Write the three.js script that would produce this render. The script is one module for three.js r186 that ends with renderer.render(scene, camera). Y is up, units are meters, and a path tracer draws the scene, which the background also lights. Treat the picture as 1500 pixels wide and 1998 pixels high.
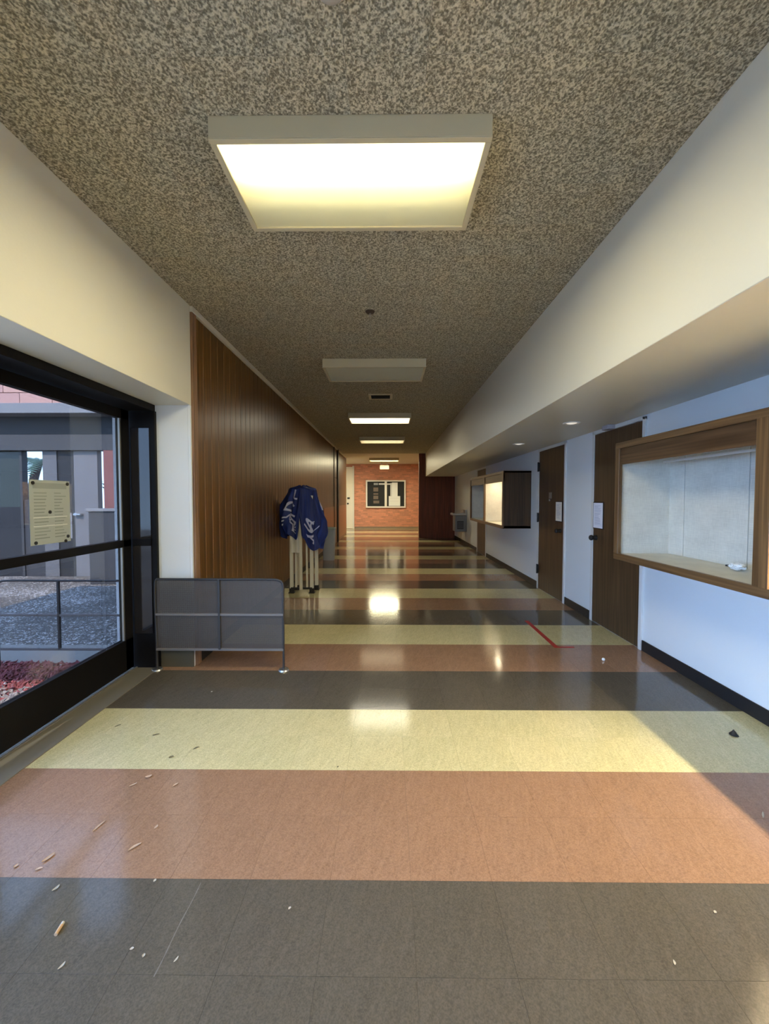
import * as THREE from 'three';
import { RectAreaLightUniformsLib } from 'three/addons/lights/RectAreaLightUniformsLib.js';
import { mergeGeometries } from 'three/addons/utils/BufferGeometryUtils.js';
import { RoundedBoxGeometry } from 'three/addons/geometries/RoundedBoxGeometry.js';

RectAreaLightUniformsLib.init();
const scene = new THREE.Scene();
// ---------------------------------------------------------------- camera (13 mm-equivalent lens, 1.46 m above the floor)
const FOCAL = 778, EYE = 1.46;
const camera = new THREE.PerspectiveCamera(2 * Math.atan(999 / FOCAL) * 180 / Math.PI, 1500 / 1998, 0.05, 200);
camera.position.set(0, EYE, 0);
camera.rotation.set(-Math.atan(27 / FOCAL), Math.atan(7 / FOCAL), 0, 'YXZ');
const renderer = new THREE.WebGLRenderer({ antialias: true });
renderer.toneMapping = THREE.LinearToneMapping;
renderer.toneMappingExposure = 1.5;
renderer.shadowMap.enabled = true;
// ---------------------------------------------------------------- sky and sun
const SKY = 9.2, SUN = 10;
{
  const w = 64, h = 64, data = new Float32Array(w * h * 4);
  for (let j = 0; j < h; j++) {
    const up = Math.max(0, (j + 0.5) / h * 2 - 1), t = Math.pow(up, 0.55);
    for (let i = 0; i < w; i++) data.set([0.44 - 0.18 * t, 0.74 - 0.24 * t, 1.24 - 0.1 * t, 1], (j * w + i) * 4);
  }
  const sky = new THREE.DataTexture(data, w, h, THREE.RGBAFormat, THREE.FloatType);
  sky.mapping = THREE.EquirectangularReflectionMapping; sky.magFilter = THREE.LinearFilter; sky.colorSpace = THREE.LinearSRGBColorSpace; sky.needsUpdate = true;
  scene.background = sky; scene.backgroundIntensity = SKY;
}
const sun = new THREE.DirectionalLight(new THREE.Color(1, 0.93, 0.82), SUN);
sun.position.set(-7, 16, 11); sun.target.position.set(-5, 0, -5); sun.castShadow = true;
Object.assign(sun.shadow.camera, { left: -16, right: 16, top: 16, bottom: -16, near: 1, far: 50 }); sun.shadow.mapSize.set(2048, 2048);
scene.add(sun, sun.target);
// ---------------------------------------------------------------- strength and colour of the lamps
const LAMP_TINT = new THREE.Color(1, 0.9, 0.58), CASE_TINT = new THREE.Color(1, 0.84, 0.54);
const CEILING_LAMPS = [   // near edge depth, centre x, light, tube glow (two tubes), ceiling height
  { d: -1.215, x: -0.163, light: 11.5, tubes: [11, 11], label: 'surface mounted fluorescent ceiling light above the entrance end' },
  { d: 1.75, x: -0.163, light: 14.5, tubes: [10, 0], label: 'large glowing rectangular ceiling light, brighter along one long side' },
  { d: 4.715, x: -0.163, light: 0, tubes: [0, 0], label: 'unlit surface mounted ceiling light with dull grey diffuser' },
  { d: 7.68, x: -0.163, light: 3, tubes: [11, 11], label: 'bright white ceiling light just past the ceiling air vent', tint: new THREE.Color(1, 0.95, 0.86) },
  { d: 10.645, x: -0.163, light: 1.2, tubes: [3.6, 3.6], label: 'dimmer warm ceiling light between two brighter ones', tint: new THREE.Color(1, 0.82, 0.6) },
  { d: 16.2, x: -0.163, light: 42, tubes: [11, 11], label: 'bright ceiling light over the brick lobby' },
  { d: 16.2, x: -2.9, light: 12, tubes: [11, 11], label: 'unseen ceiling light added around the corner to brighten the lobby' },  // extra unseen lamp that brightens the lobby brick
];
const CASE_LIGHT = [470, 55];   // the bay beside the viewer, the bay of the far case

// ================================================================ helpers
function rng(seed) { let a = seed >>> 0; return () => { a = (a + 0x6D2B79F5) >>> 0; let t = a; t = Math.imul(t ^ (t >>> 15), t | 1); t ^= t + Math.imul(t ^ (t >>> 7), t | 61); return ((t ^ (t >>> 14)) >>> 0) / 4294967296; }; }
const hash = (x, y, s) => { let h = Math.imul(x, 374761393) + Math.imul(y, 668265263) + Math.imul(s, 2147483647 ^ 0x5bd1e995); h = Math.imul(h ^ (h >>> 13), 1274126177); return ((h ^ (h >>> 16)) >>> 0) / 4294967296; };
function noise(x, y, px, py, s) {   // value noise that repeats after px, py cells
  const x0 = Math.floor(x), y0 = Math.floor(y), fx = x - x0, fy = y - y0, u = fx * fx * (3 - 2 * fx), v = fy * fy * (3 - 2 * fy);
  const m = (a, p) => ((a % p) + p) % p, a = m(x0, px), b = m(x0 + 1, px), c = m(y0, py), d = m(y0 + 1, py);
  return (hash(a, c, s) * (1 - u) + hash(b, c, s) * u) * (1 - v) + (hash(a, d, s) * (1 - u) + hash(b, d, s) * u) * v;
}
const clamp = (v, a = 0, b = 1) => Math.min(b, Math.max(a, v));
const smooth = (a, b, v) => { const t = clamp((v - a) / (b - a)); return t * t * (3 - 2 * t); };
function texture(w, h, metresX, metresY, fn, srgb) {   // fn(u, v) -> [r, g, b] or a number, 0..1; uv of the surfaces are metres
  const data = new Uint8Array(w * h * 4);
  for (let j = 0; j < h; j++) for (let i = 0; i < w; i++) {
    const c = fn(i / w, j / h), o = (j * w + i) * 4;
    if (typeof c === 'number') data[o] = data[o + 1] = data[o + 2] = clamp(c) * 255; else for (let k = 0; k < 3; k++) data[o + k] = clamp(c[k]) * 255;
    data[o + 3] = 255;
  }
  const t = new THREE.DataTexture(data, w, h);
  t.wrapS = t.wrapT = THREE.RepeatWrapping; t.magFilter = THREE.LinearFilter; t.minFilter = THREE.LinearMipmapLinearFilter; t.generateMipmaps = true;
  if (srgb) t.colorSpace = THREE.SRGBColorSpace;
  t.repeat.set(1 / metresX, 1 / metresY); t.needsUpdate = true;
  return t;
}
function canvasTexture(w, h, draw) {
  const c = document.createElement('canvas'); c.width = w; c.height = h;
  draw(c.getContext('2d'), w, h);
  const t = new THREE.CanvasTexture(c); t.colorSpace = THREE.SRGBColorSpace; return t;
}
const rgb = (r, g, b) => new THREE.Color().setRGB(r, g, b);
const std = (o) => new THREE.MeshStandardMaterial(o), phys = (o) => new THREE.MeshPhysicalMaterial(o);

function metricUV(g, ox = 0, oy = 0) {   // uv in metres by the direction a face points
  const p = g.attributes.position, n = g.attributes.normal, uv = new Float32Array(p.count * 2);
  for (let i = 0; i < p.count; i++) {
    const ax = Math.abs(n.getX(i)), ay = Math.abs(n.getY(i)), az = Math.abs(n.getZ(i));
    let u, v;
    if (ay >= ax && ay >= az) { u = p.getX(i); v = p.getZ(i); } else if (ax >= az) { u = p.getZ(i); v = p.getY(i); } else { u = p.getX(i); v = p.getY(i); }
    uv[2 * i] = u + ox; uv[2 * i + 1] = v + oy;
  }
  g.setAttribute('uv', new THREE.BufferAttribute(uv, 2));
  return g;
}
function bx(x0, x1, y0, y1, z0, z1, r = 0) {   // a box between limits; r rounds its edges
  const w = Math.abs(x1 - x0), h = Math.abs(y1 - y0), d = Math.abs(z1 - z0);
  let g = r > 0 ? new RoundedBoxGeometry(w, h, d, 1, Math.min(r, w / 2.01, h / 2.01, d / 2.01)) : new THREE.BoxGeometry(w, h, d);
  if (g.index) g = g.toNonIndexed();
  g.translate((x0 + x1) / 2, (y0 + y1) / 2, (z0 + z1) / 2);
  return metricUV(g);
}
function bar(a, b, w, h = w, r = 0.002) {   // square bar from a to b
  const A = new THREE.Vector3(...a), B = new THREE.Vector3(...b), L = A.distanceTo(B);
  const g = new RoundedBoxGeometry(w, h, L, 1, r);
  metricUV(g);
  const m = new THREE.Matrix4().lookAt(A, B, Math.abs(B.y - A.y) > 0.99 * L ? new THREE.Vector3(0, 0, 1) : new THREE.Vector3(0, 1, 0)).setPosition(A.clone().lerp(B, 0.5));
  return g.applyMatrix4(m);
}
function tube(points, radius, seg = 24, rad = 8) {
  const g = new THREE.TubeGeometry(new THREE.CatmullRomCurve3(points.map((p) => new THREE.Vector3(...p))), seg, radius, rad, false).toNonIndexed();
  return g;
}
function cyl(r0, r1, h, x, y, z, seg = 24, axis = 'y') {
  const g = new THREE.CylinderGeometry(r0, r1, h, seg).toNonIndexed();
  if (axis === 'x') g.rotateZ(Math.PI / 2); if (axis === 'z') g.rotateX(Math.PI / 2);
  g.translate(x, y, z);
  return g;
}
const join = (list) => list.length === 1 ? list[0] : mergeGeometries(list.map((g) => { const c = g.index ? g.toNonIndexed() : g; for (const k of Object.keys(c.attributes)) if (!['position', 'normal', 'uv'].includes(k)) c.deleteAttribute(k); return c; }));
const along = (g) => { const uv = g.attributes.uv; for (let i = 0; i < uv.count; i++) uv.setXY(i, uv.getY(i), uv.getX(i)); return g; };   // turns the wood grain lengthwise
const taken = new Map();
function numbered(name) { const n = taken.get(name) ?? 0; taken.set(name, n + 1); return n ? name + '_' + String(n).padStart(3, '0') : name; }
function part(parent, name, geometry, material) {
  const m = new THREE.Mesh(Array.isArray(geometry) ? join(geometry) : geometry, material); m.name = name; parent.add(m); return m;
}
function describe(o, label, category, group, kind) {
  o.userData = { label, category }; if (group) o.userData.group = group; if (kind) o.userData.kind = kind; return o;
}
function thing(name, label, category, at = [0, 0, 0], turn = 0, group, kind) {
  const o = new THREE.Group(); o.name = numbered(name); o.position.set(...at); o.rotation.y = turn; scene.add(o);
  return describe(o, label, category, group, kind);
}
function single(name, geometry, material, label, category, group, kind) {
  const m = new THREE.Mesh(Array.isArray(geometry) ? join(geometry) : geometry, material); m.name = numbered(name); scene.add(m);
  return describe(m, label, category, group, kind);
}
const struct = (name, geometry, material, label, category) => single(name, geometry, material, label, category, null, 'structure');

// ================================================================ materials
const ceilFn = (u, v) => {
  const a = noise(u * 150, v * 150, 150, 150, 3), b = noise(u * 270, v * 270, 270, 270, 5), c = noise(u * 420, v * 420, 420, 420, 7);
  return smooth(0.2, 0.76, 0.42 * a + 0.38 * b + 0.2 * c);
};
const ceilColor = texture(1024, 1024, 1.22, 1.22, (u, v) => { const t = ceilFn(u, v), w = noise(u * 5, v * 5, 5, 5, 21) - 0.5; return [0.43 + 0.4 * t + 0.02 * w, 0.405 + 0.39 * t, 0.345 + 0.355 * t - 0.02 * w]; }, true);
const ceilBump = texture(1024, 1024, 1.22, 1.22, ceilFn);
const mCeil = std({ map: ceilColor, bumpMap: ceilBump, bumpScale: 0.003, roughness: 0.95 });
const speckle = texture(1024, 1024, 1.232, 1.232, (u, v) => {
  const a = noise(u * 400, v * 400, 400, 400, 31), b = noise(u * 170, v * 170, 170, 170, 33), c = noise(u * 9, v * 9, 9, 9, 35), s = noise(u * 140 + v * 40, v * 20, 140, 20, 37);
  return 0.84 + 0.3 * (a - 0.5) + 0.12 * (b - 0.5) + 0.05 * (c - 0.5) + 0.1 * (s - 0.5) + (a > 0.93 ? 0.1 : 0);
});
const floorRough = texture(512, 512, 2.46, 2.46, (u, v) => 0.8 + 0.12 * (noise(u * 7, v * 7, 7, 7, 41) - 0.5) + 0.12 * (noise(u * 256, v * 256, 256, 256, 43) - 0.5));
const floorBump = texture(512, 512, 0.9, 0.9, (u, v) => 0.5 * noise(u * 40, v * 40, 40, 40, 45) + 0.5 * noise(u * 160, v * 160, 160, 160, 46));
const vct = (r, g, b) => std({ color: rgb(r, g, b), map: speckle, roughness: 0.15, roughnessMap: floorRough, bumpMap: floorBump, bumpScale: 0.00012 });
const mTile = {
  dark: [vct(0.118, 0.103, 0.081), vct(0.121, 0.105, 0.083)],
  brown: [vct(0.355, 0.208, 0.13), vct(0.362, 0.212, 0.133)],
  cream: [vct(0.66, 0.60, 0.34), vct(0.69, 0.62, 0.355)],
};
const mGrout = std({ color: rgb(0.07, 0.06, 0.05), roughness: 0.9 });
const plaster = texture(512, 512, 1.5, 1.5, (u, v) => 0.6 * noise(u * 40, v * 40, 40, 40, 51) + 0.4 * noise(u * 150, v * 150, 150, 150, 53));
const paint = (r, g, b, rough) => std({ color: rgb(r, g, b), roughness: rough, bumpMap: plaster, bumpScale: 0.0006 });
const mCream = paint(0.74, 0.71, 0.6, 0.42), mWhite = paint(0.81, 0.84, 0.86, 0.55), mTrimWhite = std({ color: rgb(0.72, 0.72, 0.7), roughness: 0.4 });
const grain = texture(512, 1024, 0.6, 2.4, (u, v) => {
  const warp = noise(u * 6, v * 3, 6, 3, 61) * 0.6, a = noise(u * 60 + warp * 6, v * 5, 60, 5, 63), b = noise(u * 170, v * 12, 170, 12, 65), c = noise(u * 14, v * 2, 14, 2, 67);
  return [0.62 + 0.3 * a + 0.12 * b + 0.14 * (c - 0.5), 0.58 + 0.32 * a + 0.13 * b + 0.14 * (c - 0.5), 0.52 + 0.34 * a + 0.14 * b + 0.12 * (c - 0.5)];
}, true);
const wood = (r, g, b, rough = 0.4, coat = 0) => phys({ color: rgb(r, g, b), map: grain, roughness: rough, clearcoat: coat, clearcoatRoughness: 0.3 });
const mPlank = [wood(0.215, 0.1, 0.02, 0.36, 0.15), wood(0.2, 0.094, 0.019, 0.36, 0.15), wood(0.23, 0.108, 0.022, 0.36, 0.15)];
const mOak = wood(0.21, 0.125, 0.06, 0.45, 0.2), mOakPale = wood(0.4, 0.24, 0.15, 0.45), mDoor = wood(0.115, 0.066, 0.036, 0.42, 0.15), mCaseSide = wood(0.1, 0.056, 0.027, 0.45), mRedBrown = wood(0.27, 0.075, 0.042, 0.5), mWainscot = wood(0.42, 0.17, 0.07, 0.4, 0.2);
const mBlack = phys({ color: rgb(0.006, 0.0055, 0.006), roughness: 0.5, specularIntensity: 0.35 }), mBronze = phys({ color: rgb(0.02, 0.019, 0.022), roughness: 0.08, clearcoat: 1, clearcoatRoughness: 0.03 });
const mRubber = std({ color: rgb(0.016, 0.015, 0.016), roughness: 0.5 });
const mAlu = std({ color: rgb(0.42, 0.4, 0.36), metalness: 0.8, roughness: 0.45 }), mSteel = std({ color: rgb(0.55, 0.55, 0.55), metalness: 0.9, roughness: 0.3 });
const mDimGlass = phys({ color: rgb(0.44, 0.42, 0.4), transmission: 1, thickness: 0, roughness: 0.0, ior: 1.5 });  // tint added to darken the outdoors seen through the visible leaf
const mGlass = phys({ color: rgb(0.92, 0.95, 0.97), transmission: 1, thickness: 0, roughness: 0.0, ior: 1.5 });
const mFixture = std({ color: rgb(0.62, 0.55, 0.38), roughness: 0.5 }), mReflector = std({ color: rgb(0.85, 0.85, 0.82), roughness: 0.6, side: THREE.DoubleSide });
const mDiffuser = phys({ color: rgb(0.86, 0.85, 0.68), transmission: 0.62, thickness: 0, roughness: 0.97 });
const linen = texture(512, 512, 0.4, 0.4, (u, v) => 0.82 + 0.12 * (noise(u * 256, v * 12, 256, 12, 71) - 0.5) + 0.14 * (noise(u * 12, v * 256, 12, 256, 73) - 0.5) + 0.1 * (noise(u * 5, v * 5, 5, 5, 75) - 0.5));
const mLinen = std({ color: rgb(0.8, 0.79, 0.72), map: linen, roughness: 0.9 });
const mCork = std({ map: texture(512, 512, 0.8, 0.8, (u, v) => { const a = noise(u * 60, v * 60, 60, 60, 81), b = noise(u * 18, v * 26, 18, 26, 83), t = 0.5 * a + 0.5 * b; return [0.66 + 0.28 * t, 0.5 + 0.32 * t, 0.3 + 0.34 * t]; }, true), roughness: 0.9 });
const brickMap = (base, mortar, seed) => texture(1024, 1024, 2.4, 2.4, (u, v) => {   // the far walls: courses too fine to tell apart
  const rows = 32, cols = 11, y = v * rows, r = Math.floor(y), x = u * cols + (r % 2) * 0.5, c = Math.floor(x), fx = x - c, fy = y - r;
  const m = Math.min(fx * 0.218, (1 - fx) * 0.218, fy * 0.075, (1 - fy) * 0.075) < 0.006, k = hash(((c % cols) + cols) % cols, r, seed) - 0.5, n = noise(u * 200, v * 200, 200, 200, seed + 1) - 0.5;
  return m ? mortar : base.map((q, i) => q * (1 + 0.16 * k + 0.12 * n) + (i === 0 ? 0.03 * k : 0));
}, true);
const mBrick = std({ map: brickMap([0.78, 0.53, 0.42], [0.78, 0.55, 0.44], 91), roughness: 0.75 });
const mRailBar = std({ color: rgb(0.035, 0.032, 0.033), roughness: 0.45 }), mRailCross = std({ color: rgb(0.17, 0.155, 0.15), roughness: 0.4 });
const meshAlpha = texture(64, 64, 0.024, 0.024, (u, v) => { const a = (u * 4) % 1 - 0.5, b = (v * 4) % 1 - 0.5; return Math.hypot(a, b) < 0.17 ? 0 : 1; });
const mMesh = std({ color: rgb(0.068, 0.057, 0.05), roughness: 0.6, alphaMap: meshAlpha, transparent: true, side: THREE.DoubleSide });
const mLobbyCeil = paint(0.62, 0.55, 0.44, 0.8);

// ================================================================ floor: twelve-inch tiles laid in stripes two tiles deep
const T = 0.308, STRIPE0 = 1.474, WALL_L = -1.68, WALL_R = 2.44, SOFFIT = 1.36, CEIL = 3.09, LOW = 2.25, THRESH = -1.965;
const floor = struct('floor', [bx(-2.35, 2.6, -0.2, -0.004, 4.2, -19.4), bx(-4.2, -2.35, -0.2, -0.004, -13.6, -19.4), bx(2.6, 3.2, -0.2, -0.004, -14.6, -19.4)], mGrout, 'striped vinyl tile floor in charcoal, terracotta and cream bands', 'floor');
function tileGeometry(x0, x1, d0, d1, y0, y1, ox, oy, gap = 0.00032, c = 0.00008) {   // slab with a fine chamfer round its face (at y1)
  const A = [x0 + gap, x1 - gap, d0 + gap, d1 - gap], B = [x0 + gap + c, x1 - gap - c, d0 + gap + c, d1 - gap - c], ym = y1 - Math.sign(y1 - y0) * c;
  const ring = (q, y) => [[q[0], y, -q[2]], [q[1], y, -q[2]], [q[1], y, -q[3]], [q[0], y, -q[3]]], R = [ring(A, y0), ring(A, ym), ring(B, y1)];
  const pos = [], up = y1 > y0, quad = (a, b, c2, d) => { const t = up ? [a, b, c2, a, c2, d] : [a, c2, b, a, d, c2]; for (const p of t) pos.push(...p); };
  for (let k = 0; k < 2; k++) for (let i = 0; i < 4; i++) quad(R[k][i], R[k][(i + 1) % 4], R[k + 1][(i + 1) % 4], R[k + 1][i]);
  quad(R[2][0], R[2][1], R[2][2], R[2][3]);
  const g = new THREE.BufferGeometry(); g.setAttribute('position', new THREE.Float32BufferAttribute(pos, 3)); g.computeVertexNormals();
  return metricUV(g, ox, oy);
}
{
  const r = rng(11), full = [0, 1, 2, 3].map((k) => tileGeometry(0, T, 0, T, -0.004, 0, k * 0.37, k * 0.61));
  const rest = { dark: [], brown: [], cream: [] }, cands = [];
  const kinds = ['brown', 'cream', 'dark'];
  for (let row = -19; row < 58; row++) {
    const d0 = STRIPE0 + row * T, d1 = d0 + T; if (d0 > 19.1) break;
    const kind = kinds[((Math.floor(row / 2) % 3) + 3) % 3];
    for (let c = -16; c < 10; c++) {
      let x0 = 0.704 + c * T, x1 = x0 + T;
      const lo = d0 > 13.3 ? -4.1 : d0 > 3.45 ? -1.9 : THRESH, hi = d0 > 14.6 ? 3.1 : WALL_R + 0.05;
      if (x1 <= lo + 0.02 || x0 >= hi - 0.02) continue;
      x0 = Math.max(x0, lo); x1 = Math.min(x1, hi);
      const seen = d0 > 0.75 && Math.abs((x0 + x1) / 2) / Math.max(d1, 0.01) < 1.03 && d0 < 14;
      cands.push({ x0, x1, d0, d1, kind, seen });
    }
  }
  const chosen = new Set(cands.filter((c) => c.seen).sort((a, b) => a.d0 - b.d0).slice(0, 300));
  for (const c of cands) {
    const k = Math.floor(r() * 4), m = Math.floor(r() * 2), whole = c.x1 - c.x0 > T - 1e-4;
    if (!chosen.has(c)) { rest[c.kind].push(tileGeometry(c.x0, c.x1, c.d0, c.d1, -0.004, 0, k * 0.37, k * 0.61)); continue; }
    const t = part(floor, 'floor_tile', whole ? full[k] : tileGeometry(0, c.x1 - c.x0, 0, c.d1 - c.d0, -0.004, 0, k * 0.37, k * 0.61), mTile[c.kind][m]);
    t.position.set(c.x0, 0, -c.d0);
  }
  for (const k of kinds) { const t = part(floor, 'floor_tiles', rest[k], mTile[k][0]); t.userData = { kind: 'stuff' }; }
}

// ================================================================ ceiling of twelve-inch fissured tiles
const ceiling = struct('ceiling', [bx(-2.35, 2.6, CEIL + 0.012, CEIL + 0.25, 4.2, -14.5), bx(-4.2, 3.2, CEIL + 0.012, CEIL + 0.25, -14.5, -19.4)], mCeil, 'mottled tan acoustic tile ceiling', 'ceiling');
{
  const r = rng(12), C = 0.305, full = [0, 1, 2, 3, 4, 5].map((k) => tileGeometry(0, C, 0, C, CEIL + 0.013, CEIL, k * 0.53, k * 0.29, 0.0004, 0.0008)), rest = [];
  for (let row = -18; row < 44; row++) for (let c = 0; c < 10; c++) {
    const x0 = -1.685 + c * C, d0 = 1.22 + row * C, k = Math.floor(r() * 6);
    if (row < 0 || row >= 30) { rest.push(tileGeometry(x0, x0 + C, d0, d0 + C, CEIL + 0.013, CEIL, k * 0.53, k * 0.29)); continue; }
    part(ceiling, 'ceiling_tile', full[k], mCeil).position.set(x0, 0, -d0);
  }
  part(ceiling, 'ceiling_tiles', rest, mCeil).userData = { kind: 'stuff' };
  part(ceiling, 'plaster_field', bx(-4.1, 3.1, CEIL, CEIL + 0.011, -14.64, -19.25), mLobbyCeil);
}

// ================================================================ walls
struct('wall_left_header', bx(-2.35, WALL_L, LOW, CEIL + 0.2, 4.0, -3.42, 0.004), mCream, 'cream painted wall above the glass entrance doors', 'wall');
struct('wall_left_corner', bx(WALL_L - 0.022, WALL_L, 0, LOW, -3.40, -3.42, 0.002), mWhite, 'slim cream corner bead beside the wood planks', 'wall');
struct('wall_left_jamb', bx(-2.35, WALL_L - 0.022, 0, LOW, -3.40, -3.72, 0.003), mWhite, 'narrow white wall end beside the entrance doors', 'wall');
struct('wall_left_entrance', bx(-2.35, -2.0, 0, LOW, 3.65, 4.0), mCream, 'cream wall beside the entrance, behind the viewer', 'wall');
struct('wall_front', bx(-2.35, 2.6, 0, CEIL + 0.2, 4.0, 4.2), mCream, 'plain cream end wall behind the viewer', 'wall');
struct('wall_right', bx(WALL_R, WALL_R + 0.16, 0, LOW, 4.0, -14.62), mWhite, 'white painted wall with brown doors and display cases', 'wall');
struct('wall_right_soffit', bx(SOFFIT, WALL_R + 0.16, LOW, CEIL + 0.2, 4.0, -14.62, 0.004), mCream, 'long cream soffit hanging below the ceiling', 'soffit');
struct('wall_right_end', bx(1.13, 3.1, 0, CEIL, -14.63, -14.8), mRedBrown, 'smooth dark red-brown wall where the soffit ends', 'wall');  // one even red-brown tone, darker than the lobby brick
struct('wall_back', bx(-4.2, 3.2, 0, CEIL + 0.01, -19.1, -19.3), mBrick, 'lit orange brick wall closing the corridor', 'wall');
struct('wall_lobby_left', bx(-4.3, -4.1, 0, CEIL + 0.1, -13.4, -19.3), mCream, 'cream side wall of the brick lobby', 'wall');
struct('wall_lobby_right', bx(3.1, 3.3, 0, CEIL + 0.1, -14.6, -19.3), mBrick, 'brick side wall of the lobby, out of sight', 'wall');
struct('wall_lobby_return', bx(-4.2, WALL_L - 0.12, 0, CEIL + 0.1, -13.4, -13.55), mCream, 'cream return wall behind the wood panelling', 'wall');
const wallLeft = struct('wall_left', bx(WALL_L - 0.2, WALL_L - 0.014, 0, CEIL + 0.1, -3.5, -16.0), mCaseSide, 'glossy brown wood plank wall', 'wall');
{   // planks with grooves between them
  const r = rng(13), W = 0.1525, y0 = 0.0, y1 = CEIL - 0.05;
  const plank = [0, 1, 2, 3, 4, 5].map((k) => {
    const g = tileGeometry(y0, y1, 0, W, 0, 0.014, 0, 0, 0.0012, 0.0045);   // lies along x; stand it up facing +x
    const p = g.attributes.position;
    for (let i = 0; i < p.count; i++) { const a = p.getX(i), b = p.getY(i), c = p.getZ(i); p.setXYZ(i, b, a, c); }
    const idx = []; for (let i = 0; i < p.count; i += 3) idx.push(i, i + 2, i + 1);
    g.setIndex(idx); const f = g.toNonIndexed(); f.computeVertexNormals();
    const q = f.attributes.position, uv = f.attributes.uv;
    for (let i = 0; i < q.count; i++) uv.setXY(i, q.getZ(i) + k * 0.213, q.getY(i) + k * 0.77);
    return f;
  });
  for (let i = 0; 3.50 + i * W < 12.3; i++) part(wallLeft, 'plank', plank[Math.floor(r() * 6)], mPlank[Math.floor(r() * 3)]).position.set(WALL_L - 0.014, 0, -(3.50 + i * W));
  for (let i = 0; 13.45 + i * W < 15.95; i++) part(wallLeft, 'plank', plank[Math.floor(r() * 6)], mPlank[Math.floor(r() * 3)]).position.set(WALL_L - 0.014, 0, -(13.45 + i * W));
  part(wallLeft, 'corner_post', bx(WALL_L - 0.022, WALL_L + 0.018, 0, CEIL - 0.05, -3.422, -3.498, 0.003), mOakPale);
  part(wallLeft, 'door_leaf', bx(WALL_L - 0.02, WALL_L - 0.006, 0.01, 2.1, -12.42, -13.14), mPlank[0]);
  part(wallLeft, 'over_panel', bx(WALL_L - 0.02, WALL_L - 0.006, 2.13, CEIL - 0.05, -12.42, -13.14), mPlank[1]);
  part(wallLeft, 'dark_strip', bx(WALL_L - 0.02, WALL_L + 0.02, 0, CEIL - 0.02, -12.34, -12.41), mRubber);
  part(wallLeft, 'dark_strip', bx(WALL_L - 0.02, WALL_L + 0.03, 0, CEIL - 0.02, -13.18, -13.42), mRubber);  // black strip standing in for a dark gap in the wall
  part(wallLeft, 'wainscot', bx(WALL_L - 0.01, WALL_L + 0.008, 0.1, 1.2, -10.4, -12.33), mWainscot);
  part(wallLeft, 'wainscot', bx(WALL_L - 0.01, WALL_L + 0.008, 0.1, 1.2, -13.43, -15.98), mWainscot);
}
struct('trim_1', bx(WALL_L - 0.01, WALL_L + 0.022, CEIL - 0.05, CEIL, -3.42, -15.98, 0.006), mCream, 'thin cream crown strip along the top of the wood panelling', 'trim');
struct('baseboard_left', bx(WALL_L - 0.01, WALL_L + 0.01, 0, 0.1, -3.5, -12.33), mRubber, 'black rubber baseboard under the wood panelling', 'baseboard');
const DOORS = { b: [3.85, 4.73], a: [5.53, 6.44], c: [9.94, 10.85] };
for (const [d0, d1, words] of [[-3.9, 3.8, 'under the front display case'], [4.78, 5.48, 'between the two brown doors'], [6.49, 9.89, 'under the far display case'], [10.9, 14.6, 'under the drinking fountain']])
  struct('baseboard_right', bx(WALL_R - 0.012, WALL_R, 0, 0.102, -d0, -d1, 0.004), mRubber, 'black rubber baseboard ' + words, 'baseboard').name = numbered('baseboard_right');
struct('baseboard_jamb', bx(-1.965, WALL_L, 0, 0.15, -3.388, -3.4, 0.003), std({ color: rgb(0.1, 0.085, 0.05), roughness: 0.6 }), 'brown baseboard at the foot of the white wall end', 'baseboard');

// ================================================================ entrance: black storefront frame, swing doors, threshold
const DX = -2.2;
function storefrontDoor(dA, dB, label, glass) {   // leaf between two depths in the plane x = DX
  const o = thing('door_1', label, 'door', [DX, 0, 0], 0, null, 'structure'), x0 = -0.025, x1 = 0.025;
  part(o, 'bottom_rail', bx(x0, x1, 0.02, 0.28, -dA, -dB, 0.004), mBlack);
  part(o, 'middle_rail', bx(x0, x1, 1.055, 1.115, -dA, -dB, 0.004), mBlack);
  part(o, 'top_rail', bx(x0, x1, 2.11, 2.19, -dA, -dB, 0.004), mBlack);
  part(o, 'stile', bx(x0, x1, 0.02, 2.19, -dA, -dA - 0.1, 0.004), mBlack);
  part(o, 'stile', bx(x0, x1, 0.02, 2.19, -dB + 0.1, -dB, 0.004), mBlack);
  part(o, 'glazing_bead', [bx(0.005, 0.02, 0.28, 1.055, -dB + 0.1, -dB + 0.112), bx(0.005, 0.02, 1.115, 2.11, -dB + 0.1, -dB + 0.112)], mAlu);
  for (const [a, b] of [[0.28, 1.055], [1.115, 2.11]]) part(o, 'pane', bx(-0.003, 0.003, a, b, -dA - 0.1, -dB + 0.1), glass);
  return o;
}
storefrontDoor(2.05, 3.35, 'black framed glass entrance door with a paper notice', mDimGlass).name = 'door_1';
storefrontDoor(0.87, 2.03, 'unseen second black framed door leaf, clear glass for extra daylight', mGlass).name = 'door_2';  // unseen leaf, glazed clear to bring more daylight onto the jamb
{
  const o = thing('window_1', 'unseen black framed sidelight window, widened to let in daylight', 'window', [DX, 0, 0], 0, null, 'structure');  // unseen glazing, widened and kept clear to light the room
  part(o, 'frame', [bx(-0.04, 0.04, 0, 2.19, -0.8, -0.85), bx(-0.04, 0.04, 0, 2.19, 3.6, 3.65), bx(-0.04, 0.04, 0, 0.12, -0.8, 3.6), bx(-0.04, 0.04, 1.055, 1.115, -0.8, 3.6), bx(-0.04, 0.04, 0.12, 2.19, 1.38, 1.43)], mBlack);
  part(o, 'pane', bx(-0.003, 0.003, 0.12, 1.055, -0.8, 3.6), mGlass); part(o, 'pane', bx(-0.003, 0.003, 1.115, 2.19, -0.8, 3.6), mGlass);
}
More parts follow.
